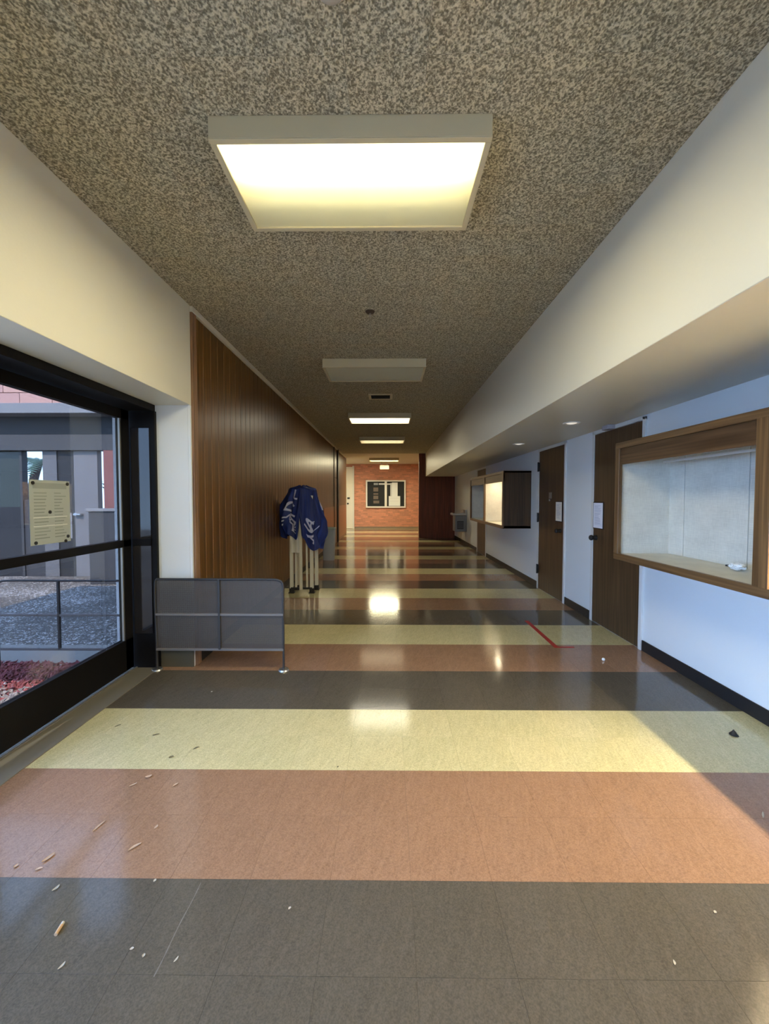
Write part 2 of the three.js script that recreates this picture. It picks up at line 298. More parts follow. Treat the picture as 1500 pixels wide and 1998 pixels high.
{
  const o = thing('door_frame', 'black door head and glossy dark return post of the entrance', 'door frame', [0, 0, 0], 0, null, 'structure');
  part(o, 'head_box', bx(-2.3, -1.98, 2.195, LOW, 3.65, -3.4, 0.004), mBlack);
  part(o, 'return_post', bx(-2.28, -1.97, 0, 2.195, -3.37, -3.4, 0.003), mBlack);
  part(o, 'return_panel', bx(-2.172, -2.016, 0.3, 2.05, -3.362, -3.37), mBronze);
  part(o, 'return_rail', bx(-2.172, -2.016, 1.055, 1.115, -3.36, -3.37), mBlack);
}
{
  const o = thing('trim_3', 'ridged aluminium threshold along the entrance doors', 'threshold', [0, 0, 0], 0, null, 'structure');
  part(o, 'plate', bx(-2.28, THRESH, -0.004, 0.006, 3.65, -3.362, 0.002), std({ color: rgb(0.23, 0.21, 0.175), metalness: 0.35, roughness: 0.55 }));
  part(o, 'ridge', bx(-2.165, -2.15, 0.006, 0.014, 3.65, -3.36, 0.002), mAlu);
}
{   // notice taped to the glass
  const map = canvasTexture(512, 680, (c, w, h) => {
    c.fillStyle = '#aab0a8'; c.fillRect(0, 0, w, h);
    const r = rng(21);
    c.fillStyle = '#949a92'; c.fillRect(40, 30, 430, 60);
    for (let y = 130; y < 620; y += 34) { c.fillStyle = `rgba(110,118,108,${0.3 + 0.3 * r()})`; c.fillRect(50, y, 120 + 80 * r(), 12); c.fillRect(300, y, 60 + 110 * r(), 12); }
    c.fillStyle = 'rgba(235,236,225,.8)'; c.fillRect(40, 390, 430, 8); c.fillRect(40, 480, 430, 8);
  });
  const o = thing('paper_notice', 'sage printed notice held by black dots on the glass door', 'notice', [DX + 0.006, 1.37, -2.575]);
  const sheet = new THREE.BoxGeometry(0.0012, 0.41, 0.31); part(o, 'sheet', sheet, std({ map, roughness: 0.8 }));
  for (const [y, z] of [[0.185, 0.13], [0.185, -0.135], [-0.19, 0.12], [-0.17, -0.13], [0.0, 0.01], [-0.2, -0.11]]) part(o, 'fastener', cyl(0.011, 0.011, 0.006, 0.002, y, z, 12, 'x'), mRubber);
}

// guard rails: one inside, its twin outside
function guardRail(x0, x1, z, label, infill) {
  const o = thing('guard_rail', label, 'railing', [0, 0, z], 0, 'mesh guard rails of the entrance doors'), w = 0.019, yT = 0.776, yM = 0.477, yB = 0.178, xm = (x0 + x1) / 2, r = 0.055, s = Math.sign(x1 - x0);
  part(o, 'hoop', tube([[x0, 0, 0], [x0, 0.3, 0], [x0, yT - 0.02, 0], [x0 + s * 0.01, yT, 0], [x0 + s * 0.05, yT, 0], [xm, yT, 0], [x1 - s * 0.12, yT, 0], [x1 - s * r, yT - 0.003, 0], [x1 - s * 0.016, yT - 0.018, 0], [x1, yT - r, 0], [x1, yT - 0.15, 0], [x1, 0.3, 0], [x1, 0, 0]], w / 2, 160, 10), mRailBar);
  part(o, 'crossbar', bar([x0, yM, 0.003], [x1, yM, 0.003], w, w), mRailCross);
  part(o, 'crossbar', bar([x0, yB, 0.003], [x1, yB, 0.003], w, w), mRailCross);
  part(o, 'centre_post', bar([xm, yB, 0.004], [xm, yT, 0.004], w, w), mRailBar);
  for (const [a, b] of [[x0, xm], [xm, x1]]) for (const [c, d] of [[yB, yM], [yM, yT]]) {
    const g = new THREE.PlaneGeometry(Math.abs(b - a) - 0.018, d - c - 0.018); g.translate((a + b) / 2, (c + d) / 2, 0);
    const uv = g.attributes.uv; for (let i = 0; i < uv.count; i++) uv.setXY(i, g.attributes.position.getX(i), g.attributes.position.getY(i));
    if (infill) part(o, 'mesh_panel', g, mMesh);
  }
  for (const x of [x0, x1]) part(o, 'foot_plate', cyl(0.04, 0.045, 0.012, x, 0.006, 0, 20), mSteel);
  return o;
}
guardRail(-1.965, -0.885, -3.33, 'low dark mesh guard rail standing inside by the wood wall', true);
guardRail(-2.31, -3.39, -3.40, 'low dark open guard rail standing outdoors beyond the glass', false).position.y = -0.03;

// ================================================================ brown doors in the white wall
function flushDoor(name, [d0, d1], label, hinges, knobDepth) {
  const o = thing(name, label, 'door', [WALL_R, 0, 0], 0, null, 'structure'), top = 2.2;
  part(o, 'leaf', bx(-0.012, 0.0, 0.008, top, -d0, -d1, 0.002), mDoor);
  part(o, 'jamb', bx(-0.02, 0, 0, top + 0.035, -d0 + 0.045, -d0 + 0.004, 0.003), mTrimWhite);
  part(o, 'jamb', bx(-0.02, 0, 0, top + 0.035, -d1 - 0.004, -d1 - 0.045, 0.003), mTrimWhite);
  part(o, 'head_jamb', bx(-0.02, 0, top + 0.004, top + 0.045, -d0 + 0.045, -d1 - 0.045, 0.003), mTrimWhite);
  if (hinges) for (const y of [1.96, 1.15, 0.32]) part(o, 'hinge', [bx(-0.03, -0.012, y - 0.07, y + 0.07, -d1 + 0.004, -d1 - 0.02), cyl(0.012, 0.012, 0.15, -0.03, y, -d1 - 0.006, 10)], mRubber);
  if (knobDepth) {
    const k = part(o, 'knob', new THREE.SphereGeometry(0.032, 16, 12), mRubber); k.position.set(-0.075, 1.0, -knobDepth); k.scale.set(0.8, 1, 1);
    part(k, 'rose', cyl(0.022, 0.03, 0.06, 0.045, 0, 0, 14, 'x'), mRubber);
  }
  return o;
}
flushDoor('door_3', DOORS.b, 'dark brown door partly behind the front display case', false, 4.655);
flushDoor('door_4', DOORS.a, 'dark brown door with three black hinges and a notice', true, 5.62);
flushDoor('door_5', DOORS.c, 'dark brown door partly behind the far display case', false, null);
function doorNotice(d, y, w, h, label, shade, seed) {
  const o = thing('door_notice', label, 'notice', [WALL_R - 0.014, y, -d]);
  part(o, 'holder', bx(-0.004, 0.0015, -h / 2 - 0.012, h / 2 + 0.012, -w / 2 - 0.012, w / 2 + 0.012, 0.002), mRubber);
  const map = canvasTexture(256, 384, (c, W, H) => {
    c.fillStyle = shade; c.fillRect(0, 0, W, H); const r = rng(seed);
    for (let yy = 40; yy < 330; yy += 18) { c.fillStyle = `rgba(90,105,150,${0.15 + 0.25 * r()})`; c.fillRect(34, yy, 100 + 90 * r(), 7); }
  });
  const g = new THREE.BoxGeometry(0.001, h, w); g.translate(-0.0048, 0, 0); part(o, 'sheet', g, std({ map, roughness: 0.6 }));
}
doorNotice(5.68, 1.27, 0.2, 0.27, 'cream paper notice in a holder on the hinged door', '#e9e3da', 31);
doorNotice(4.62, 1.26, 0.2, 0.29, 'white paper notice in a holder over the round knob', '#eef0fb', 33);
{
  const o = thing('room_sign', 'small metal plate fixed high on the hinged brown door', 'sign', [WALL_R - 0.013, 1.5, -5.99]);
  part(o, 'plate', bx(-0.006, 0, -0.045, 0.045, -0.045, 0.045, 0.002), mAlu); part(o, 'peephole', cyl(0.016, 0.016, 0.01, -0.006, -0.07, -0.02, 14, 'x'), mSteel);
}
single('door_closer', [bx(WALL_R - 0.1, WALL_R - 0.02, 2.2, 2.247, -4.3, -4.42, 0.006)], std({ color: rgb(0.4, 0.38, 0.42), roughness: 0.5 }), 'small grey door closer box above the brown door', 'door closer');

// ================================================================ display cases
function displayCase(dNear, label, lit, group, power) {   // two bays, from dNear to dFar along the wall
  const BAY = 1.365, dFar = dNear + 2 * BAY, F = 1.96, Y0 = 0.94, Y1 = 1.925, o = thing('display_case', label, 'display case', [0, 0, 0], 0, group), dm = dNear + BAY;
  part(o, 'side_panel', bx(F + 0.02, WALL_R, Y0, Y1, -dNear, -dNear - 0.02), mCaseSide);
  part(o, 'side_panel', bx(F + 0.02, WALL_R, Y0, Y1, -dFar + 0.02, -dFar), mCaseSide);
  part(o, 'partition', bx(F + 0.03, WALL_R - 0.03, Y0 + 0.05, Y1 - 0.03, -dm + 0.012, -dm - 0.012), mLinen);
  part(o, 'case_bottom', bx(F + 0.02, WALL_R, Y0, Y0 + 0.045, -dNear, -dFar), mLinen);
  part(o, 'case_top', bx(F + 0.02, WALL_R, Y1 - 0.03, Y1, -dNear, -dFar), mCaseSide);
  part(o, 'bottom_rail', along(bx(F, F + 0.025, Y0 - 0.005, Y0 + 0.05, -dNear, -dFar, 0.004)), mOak);
  part(o, 'top_rail', along(bx(F, F + 0.025, Y1 - 0.045, Y1 + 0.005, -dNear, -dFar, 0.004)), mOak);
  part(o, 'valance', along(bx(F + 0.012, F + 0.03, 1.745, Y1 - 0.03, -dNear, -dFar)), mDoor);
  for (const [a, b] of [[dNear, dNear + 0.06], [dm - 0.045, dm + 0.045], [dFar - 0.06, dFar]]) part(o, 'stile', bx(F - 0.001, F + 0.03, Y0 + 0.045, Y1 - 0.04, -a, -b, 0.004), mOak);
  part(o, 'lining', bx(F + 0.03, WALL_R - 0.03, Y0 + 0.045, Y1 - 0.03, -dFar + 0.02, -dFar + 0.035), mLinen);
  part(o, 'lining', bx(F + 0.03, WALL_R - 0.03, Y0 + 0.045, Y1 - 0.03, -dNear - 0.02, -dNear - 0.035), mLinen);
  [dNear, dm].forEach((a, k) => {
    const b = a + BAY, on = lit[k], m = on ? mCork : mLinen, n = on ? 1 : 3, cut = on ? [0, 1] : [0, 0.42, 0.86, 1];
    for (let i = 0; i < n; i++) part(o, 'back_panel', bx(WALL_R - 0.03, WALL_R - 0.018, Y0 + 0.045, Y1 - 0.03, -(a + 0.02 + (BAY - 0.04) * cut[i] + (i ? 0.003 : 0)), -(a + 0.02 + (BAY - 0.04) * cut[i + 1] - (i < n - 1 ? 0.003 : 0)), 0.002), m);
    const f = part(o, 'lamp_strip', bx(2.19, 2.25, 1.845, Y1 - 0.032, -a - 0.08, -b + 0.08, 0.005), mTrimWhite);
    part(f, 'lamp_tube', cyl(0.013, 0.013, BAY - 0.22, 2.22, 1.83, -(a + b) / 2, 12, 'z'), on ? std({ color: rgb(0.9, 0.88, 0.8), emissive: CASE_TINT, emissiveIntensity: 8, roughness: 0.4 }) : std({ color: rgb(0.8, 0.8, 0.78), roughness: 0.4 }));
    if (on) {
      const l = new THREE.RectAreaLight(CASE_TINT, power, 0.03, BAY - 0.24);
      l.position.set(2.22, 1.814, -(a + b) / 2); l.rotation.x = -Math.PI / 2; scene.add(l);
    } else part(o, 'track', bx(2.2, 2.215, 1.742, 1.757, -a - 0.07, -b + 0.25), mTrimWhite);
  });
  return o;
}
displayCase(0.745, 'long oak framed display case with an empty linen bay over a pale wall', [true, false], 'oak wall display cases', CASE_LIGHT[0]);
displayCase(6.83, 'far wall display case with a brightly lit bay and dark brown end', [true, false], 'oak wall display cases', CASE_LIGHT[1]);
{
  const r = rng(41), g = new THREE.IcosahedronGeometry(0.045, 3), p = g.attributes.position, cache = new Map();
  for (let i = 0; i < p.count; i++) { const k = [p.getX(i), p.getY(i), p.getZ(i)].map((v) => v.toFixed(4)).join(); if (!cache.has(k)) cache.set(k, 0.65 + 0.5 * r()); const s = cache.get(k); p.setXYZ(i, p.getX(i) * s, p.getY(i) * s * 0.55, p.getZ(i) * s * 1.1); }
  g.computeVertexNormals(); g.translate(2.27, 1.017, -2.6);
  single('crumpled_wrapper', g, phys({ color: rgb(0.85, 0.88, 0.9), roughness: 0.15, flatShading: true, clearcoat: 1 }), 'crumpled shiny clear wrapper left inside the empty display case', 'wrapper');
  const o = thing('cable_clip', 'flat black cable clip at the back of the empty display case', 'clip', [2.385, 0.985, -2.74]);
  part(o, 'plate', bx(-0.03, 0.02, 0, 0.012, -0.055, 0.055, 0.003), mRubber); part(o, 'tab', bx(-0.008, 0.008, 0.012, 0.03, -0.012, 0.012, 0.003), mRubber);
  single('pinned_paper', bx(2.395, 2.4095, 1.42, 1.66, -8.35, -9.05), std({ color: rgb(0.6, 0.58, 0.56), roughness: 0.8 }), 'pale paper sheet on the back of the dim far case bay', 'paper');
}

// ================================================================ ceiling fixtures
function ceilingLamp({ d, x, light, tubes, label, tint }) {
  const W = 1.214, D = 0.59, H = 0.094, y = CEIL, o = thing('ceiling_light', label, 'ceiling light', [x, y, -d - D / 2], 0, 'fluorescent ceiling lights'), t = 0.012, hw = W / 2, hd = D / 2, col = tint ?? LAMP_TINT;
  part(o, 'housing', [bx(-hw, hw, -H, 0, hd - t, hd, 0.003), bx(-hw, hw, -H, 0, -hd, -hd + t, 0.003), bx(-hw, -hw + t, -H, 0, -hd + t, hd - t), bx(hw - t, hw, -H, 0, -hd + t, hd - t)], mFixture);
  part(o, 'reflector', bx(-hw + t, hw - t, -0.012, -0.002, -hd + t, hd - t), mReflector);
  const e = 0.026;
  part(o, 'trim_frame', [bx(-hw, hw, -H - 0.006, -H, hd - e, hd, 0.002), bx(-hw, hw, -H - 0.006, -H, -hd, -hd + e, 0.002), bx(-hw, -hw + e, -H - 0.006, -H, -hd + e, hd - e), bx(hw - e, hw, -H - 0.006, -H, -hd + e, hd - e)], mFixture);
  const pane = new THREE.PlaneGeometry(W - 2 * e, D - 2 * e); pane.rotateX(Math.PI / 2); pane.translate(0, -H + 0.004, 0);
  part(o, 'diffuser', pane, mDiffuser);
  tubes.forEach((glow, k) => {
    for (const dz of [-0.05, 0.05]) part(o, 'lamp_tube', cyl(0.016, 0.016, W - 0.08, 0, -0.04, (k ? -1 : 1) * 0.165 + dz, 10, 'x'), glow ? std({ color: rgb(0.9, 0.9, 0.86), emissive: col, emissiveIntensity: glow }) : std({ color: rgb(0.8, 0.8, 0.78), roughness: 0.5 }));
  });
  if (light) { const l = new THREE.RectAreaLight(col, light, W - 0.06, D - 0.06); l.position.set(x, y - H - 0.012, -d - D / 2); l.rotation.x = -Math.PI / 2; scene.add(l); }
}
CEILING_LAMPS.forEach(ceilingLamp);
{
  const o = thing('air_vent', 'small square metal air vent in the corridor ceiling', 'vent', [-0.12, CEIL, -6.45]);
  part(o, 'frame', [bx(-0.19, 0.19, -0.014, 0, 0.12, 0.16, 0.003), bx(-0.19, 0.19, -0.014, 0, -0.16, -0.12, 0.003), bx(-0.19, -0.15, -0.014, 0, -0.12, 0.12), bx(0.15, 0.19, -0.014, 0, -0.12, 0.12)], mFixture);
  part(o, 'duct', bx(-0.15, 0.15, -0.002, 0, -0.12, 0.12), mRubber);
  for (let k = 0; k < 5; k++) { const s = part(o, 'slat', bx(-0.15, 0.15, -0.0015, 0.0015, -0.014, 0.014), mRailBar); s.position.set(0, -0.008, -0.095 + k * 0.048); s.rotation.x = 0.5; }
  const q = thing('sprinkler', 'dark round ceiling sprinkler plate past the big light', 'sprinkler', [-0.158, CEIL, -3.543]);
  part(q, 'escutcheon', new THREE.LatheGeometry([[0.002, -0.016], [0.03, -0.014], [0.04, -0.005], [0.042, 0]].map((v) => new THREE.Vector2(...v)), 24), std({ color: rgb(0.06, 0.04, 0.03), roughness: 0.5, side: THREE.DoubleSide }));
  part(q, 'deflector', [cyl(0.006, 0.006, 0.025, 0, -0.025, 0, 8), cyl(0.014, 0.014, 0.002, 0, -0.038, 0, 12)], mAlu);
  const s = thing('smoke_detector', 'round grey smoke detector on the ceiling before the lights', 'smoke detector', [-0.183, CEIL, -1.3]);
  part(s, 'base', cyl(0.062, 0.062, 0.014, 0, -0.007, 0, 32), mFixture);
  part(s, 'cap', new THREE.LatheGeometry([[0.001, -0.042], [0.03, -0.042], [0.046, -0.036], [0.055, -0.022], [0.056, -0.014]].map((v) => new THREE.Vector2(...v)), 32), std({ color: rgb(0.4, 0.38, 0.35), roughness: 0.4, side: THREE.DoubleSide }));
  for (const [d, x, words] of [[4.24, 1.93, 'over the brown door by the front display case'], [5.85, 1.9, 'over the hinged brown door']]) {
    const o2 = thing('downlight', 'round recessed downlight in the soffit ' + words, 'downlight', [x, LOW, -d]);
    part(o2, 'trim_ring', new THREE.TorusGeometry(0.078, 0.009, 10, 32).rotateX(Math.PI / 2), std({ color: rgb(0.8, 0.78, 0.72), roughness: 0.35 }));
    part(o2, 'lamp_lens', new THREE.SphereGeometry(0.07, 24, 10, 0, Math.PI * 2, Math.PI * 0.72, Math.PI * 0.28).scale(1, 0.5, 1).translate(0, 0.022, 0), std({ color: rgb(0.8, 0.78, 0.72), roughness: 0.4, side: THREE.DoubleSide, emissive: rgb(1, 0.9, 0.75), emissiveIntensity: 0.45 }));
  }
  const e = thing('hanging_sign', 'small pale box sign hanging under the lobby ceiling', 'sign', [-0.16, CEIL, -17.4]);
  part(e, 'stem', cyl(0.012, 0.012, 0.2, -0.12, -0.1, 0, 10), mAlu); part(e, 'stem', cyl(0.012, 0.012, 0.2, 0.12, -0.1, 0, 10), mAlu);
  part(e, 'box', bx(-0.2, 0.2, -0.38, -0.2, -0.05, 0.05, 0.01), std({ color: rgb(0.4, 0.38, 0.3), roughness: 0.5 }));
}

// ================================================================ folded pop-up canopy leaning together by the wood wall
{
  const o = thing('folded_canopy', 'folded pop-up canopy with white poles and blue lettered fabric', 'canopy tent', [-1.33, 0, -6.2]);
  const mPole = std({ color: rgb(0.72, 0.7, 0.6), roughness: 0.4 }), spots = [[-0.155, 0.1], [0.155, 0.1], [-0.12, -0.12], [0.19, -0.12]];
  spots.forEach(([x, z]) => {
    const l = part(o, 'leg', bar([x, 0.05, z], [x, 1.5, z], 0.05), mPole);
    part(l, 'foot', [bx(x - 0.045, x + 0.045, 0, 0.012, z - 0.045, z + 0.045, 0.004), bx(x - 0.034, x + 0.034, 0.012, 0.075, z - 0.034, z + 0.034, 0.006)], mRubber);
  });
  for (const [x, z, top] of [[-0.085, 0.11, 0.95], [0.085, 0.11, 0.95]]) part(o, 'truss_bar', bar([x, 0.09, z], [x * 0.96, top, z], 0.026, 0.036), mPole);
  part(o, 'centre_pole', bar([0.0, 0.06, 0.155], [0.0, 1.22, 0.155], 0.042), mPole);
  part(o, 'sleeve', [bx(-0.135, -0.115, 0.08, 0.1, -0.1, 0.1), bx(-0.165, 0.165, 0.06, 0.09, 0.085, 0.135, 0.004)], mRubber);
  const map = canvasTexture(1024, 512, (c, w, h) => {
    c.fillStyle = '#122a74'; c.fillRect(0, 0, w, h);
    const r = rng(51); for (let i = 0; i < 60; i++) { c.fillStyle = `rgba(${r() < 0.5 ? '10,20,70' : '30,66,160'},.25)`; c.fillRect(r() * w, 0, 4 + 14 * r(), h); }
    c.fillStyle = '#c9cdea'; c.strokeStyle = '#c9cdea'; c.lineWidth = 9;
    const put = (t, x, y, s, a) => { c.save(); c.translate(x, y); c.rotate(a); c.font = `bold ${s}px sans-serif`; c.fillText(t, -s * 0.3, s * 0.35); c.restore(); };
    put('L', 228, 80, 130, 0.15); put('C', 172, 215, 150, 0.4); put('E', 132, 370, 120, 0.25); put('S', 222, 330, 150, -0.1); put('E', 226, 420, 100, 0.1); put('N', 180, 330, 70, 0.5);
    put('S', 352, 335, 140, 0.15); put('A', 372, 415, 100, 0.5); c.beginPath(); c.arc(400, 320, 42, 0.5, 4.5); c.stroke();
    put('L', 640, 200, 130, 0.2); put('S', 760, 320, 130, -0.2); put('E', 900, 260, 120, 0.3);
  });
  const N = 120, M = 46, pos = [], uv = [], idx = [];
  for (let j = 0; j <= M; j++) for (let i = 0; i <= N; i++) {
    const u = i / N, v = j / M, th = (u - 0.27) * Math.PI * 2;   // th = 0 faces the corridor mouth
    const front = Math.exp(-Math.pow((th + 0.02) / 0.07, 2)), side = smooth(-0.1, 0.5, th) * smooth(2.6, 1.4, th);
    const hem = 0.88 - 0.17 * side + 0.3 * front + 0.05 * Math.sin(th * 7), top = 1.645 + 0.008 * Math.sin(th * 5);
    const y = top + (hem - top) * v;
    const base = 0.19 + 0.11 * smooth(0, 0.62, v) - 0.035 * smooth(0.72, 1, v), k = smooth(0.02, 0.5, v);
    const fold = 0.032 * Math.sin(th * 9 + 4 * noise(u * 8, v * 3, 8, 50, 7)) + 0.02 * Math.sin(th * 17 + v * 5) + 0.07 * (noise(u * 10, v * 5, 10, 50, 9) - 0.5);
    const cap = smooth(0, 0.05, v), rr = (base + k * fold * (1 - 0.75 * Math.exp(-th * th / 0.16))) * (0.25 + 0.75 * cap);
    pos.push(Math.sin(th) * rr * 1.12, y + (1 - cap) * 0.012, Math.cos(th) * rr * 0.82 - 0.01); uv.push(u, 1 - v);
    if (i < N && j < M) { const a = j * (N + 1) + i, b = a + 1, c = a + N + 1, d = c + 1; idx.push(a, c, b, b, c, d); }
  }
  const g = new THREE.BufferGeometry(); g.setAttribute('position', new THREE.Float32BufferAttribute(pos, 3)); g.setAttribute('uv', new THREE.Float32BufferAttribute(uv, 2)); g.setIndex(idx); g.computeVertexNormals();
  part(o, 'fabric', g, std({ map, roughness: 0.6, side: THREE.DoubleSide }));
  const s = new THREE.PlaneGeometry(0.13, 0.34, 6, 10), p = s.attributes.position;
  for (let i = 0; i < p.count; i++) { const x = p.getX(i), y = p.getY(i); p.setXYZ(i, -0.1 + x + 0.12 * (0.17 - y) * 0.6, 0.8 + y, 0.165 + 0.012 * Math.sin(x * 60) + 0.01 * Math.sin(y * 22)); }
  s.computeVertexNormals();
  part(o, 'loose_flap', s, std({ color: rgb(0.66, 0.65, 0.6), roughness: 0.7, side: THREE.DoubleSide }));
}
// waste bin
{
  const o = thing('waste_bin', 'grey plastic waste bin standing by the wood wall past the canopy', 'bin', [-1.4, 0, -9.4]);
  const ring = (w, d, y, r = 0.04, n = 6) => { const a = []; for (let q = 0; q < 4; q++) for (let i = 0; i <= n; i++) { const t = (q + i / n) * Math.PI / 2; const cx = (q === 0 || q === 3 ? 1 : -1) * (w / 2 - r), cz = (q < 2 ? 1 : -1) * (d / 2 - r); a.push([cx + r * Math.cos(t), y, cz + r * Math.sin(t)]); } return a; };
  const loft = (rings) => { const n = rings[0].length, ps = [], id = []; rings.forEach((q) => q.forEach((v) => ps.push(...v))); for (let j = 0; j < rings.length - 1; j++) for (let i = 0; i < n; i++) { const a = j * n + i, b = j * n + (i + 1) % n; id.push(a, a + n, b, b, a + n, b + n); } const g = new THREE.BufferGeometry(); g.setAttribute('position', new THREE.Float32BufferAttribute(ps, 3)); g.setIndex(id); const f = g.toNonIndexed(); f.computeVertexNormals(); return f; };
  part(o, 'body', loft([ring(0.01, 0.01, 0.0, 0.004), ring(0.25, 0.2, 0, 0.03), ring(0.31, 0.25, 0.73), ring(0.295, 0.235, 0.73), ring(0.24, 0.19, 0.02, 0.03), ring(0.01, 0.01, 0.02, 0.004)]), std({ color: rgb(0.36, 0.4, 0.45), roughness: 0.5, side: THREE.DoubleSide }));
  part(o, 'rim', loft([ring(0.31, 0.25, 0.72), ring(0.335, 0.275, 0.725), ring(0.335, 0.275, 0.765), ring(0.3, 0.24, 0.77), ring(0.295, 0.235, 0.73)]), std({ color: rgb(0.3, 0.38, 0.37), roughness: 0.45, side: THREE.DoubleSide }));
}
// drinking fountain
{
  const o = thing('drinking_fountain', 'grey wall hung drinking fountain with dark grille near the red-brown end wall', 'fountain', [WALL_R, 0, -12.6]);
  const mBody = std({ color: rgb(0.2, 0.2, 0.2), roughness: 0.4, metalness: 0.4 });
  part(o, 'body', bx(-0.36, 0, 0.42, 0.92, -0.24, 0.24, 0.012), mBody);
  part(o, 'basin', [bx(-0.44, 0, 0.92, 0.99, -0.25, 0.25, 0.02)], mSteel);
  part(o, 'backsplash', bx(-0.05, 0, 0.99, 1.1, -0.25, 0.25, 0.01), mSteel);
  const sp = part(o, 'spout', tube([[-0.1, 0.99, 0.12], [-0.1, 1.05, 0.12], [-0.14, 1.07, 0.12], [-0.18, 1.05, 0.12]], 0.012, 16, 8), mSteel); part(sp, 'button', cyl(0.02, 0.02, 0.02, -0.4, 0.995, 0.12, 14), mRubber);
  part(o, 'grille', bx(-0.3, -0.1, 0.5, 0.75, 0.238, 0.246, 0.003), mRubber);
  for (let k = 0; k < 6; k++) part(o, 'grille_slat', bx(-0.29, -0.11, 0.53 + k * 0.036, 0.542 + k * 0.036, 0.244, 0.25), mBody);
}
// glazed notice board on the brick wall
{
  const o = thing('notice_board', 'black notice board in a white two-door frame on the brick wall', 'notice board', [-0.11, 1.0, -19.1]), mFrame = std({ color: rgb(0.8, 0.76, 0.7), roughness: 0.4 });
  const paperMap = canvasTexture(512, 360, (c, w, h) => {
    c.fillStyle = '#15171a'; c.fillRect(0, 0, w, h);
    c.fillStyle = '#9aa0a8'; c.fillRect(90, 22, 60, 30); c.fillStyle = '#d8dadd'; c.fillRect(160, 26, 90, 22); c.fillRect(265, 30, 60, 18);
    c.fillStyle = '#6d6058'; c.fillRect(86, 88, 66, 56); c.fillRect(86, 170, 66, 20); c.fillRect(86, 205, 66, 50); c.fillRect(86, 275, 80, 40);
    c.fillStyle = '#e6e8e8'; c.fillRect(340, 16, 78, 200); c.fillRect(296, 210, 158, 142);
    c.fillStyle = '#c9cccc'; c.fillRect(318, 24, 22, 190); c.fillRect(310, 240, 130, 3); c.fillRect(310, 280, 130, 3);
  });
  const bk = new THREE.BoxGeometry(1.78, 1.2, 0.02); bk.translate(0, 0.66, 0.03); part(o, 'display_sheet', bk, std({ map: paperMap, roughness: 0.7 }));
  part(o, 'frame', [bx(-0.95, 0.95, 0, 0.07, 0, 0.09, 0.006), bx(-0.95, 0.95, 1.25, 1.32, 0, 0.09, 0.006), bx(-0.95, -0.88, 0.07, 1.25, 0, 0.09, 0.006), bx(0.88, 0.95, 0.07, 1.25, 0, 0.09, 0.006)], mFrame);
  part(o, 'mullion', bx(-0.055, 0.055, 0.06, 1.26, 0.02, 0.095, 0.006), mFrame);
}
{
  const o = thing('door_6', 'cream painted door with a dark handle at the end of the corridor', 'door', [-2.12, 0, -19.1], 0, null, 'structure');
  part(o, 'leaf', bx(-0.42, 0.42, 0.01, 2.95, 0, 0.04, 0.004), std({ color: rgb(0.8, 0.74, 0.6), roughness: 0.5 }));
  part(o, 'handle', [bx(0.17, 0.29, 1.42, 1.5, 0.04, 0.07, 0.006), cyl(0.04, 0.04, 0.06, 0.2, 1.2, 0.07, 16, 'z')], mRubber);
  part(o, 'jamb', bx(0.42, 0.5, 0, 3.0, 0, 0.06, 0.004), mCream);
}
struct('baseboard_back', bx(-1.6, 3.1, 0, 0.1, -19.08, -19.1), std({ color: rgb(0.25, 0.18, 0.12), roughness: 0.6 }), 'brown baseboard along the orange brick wall', 'baseboard');

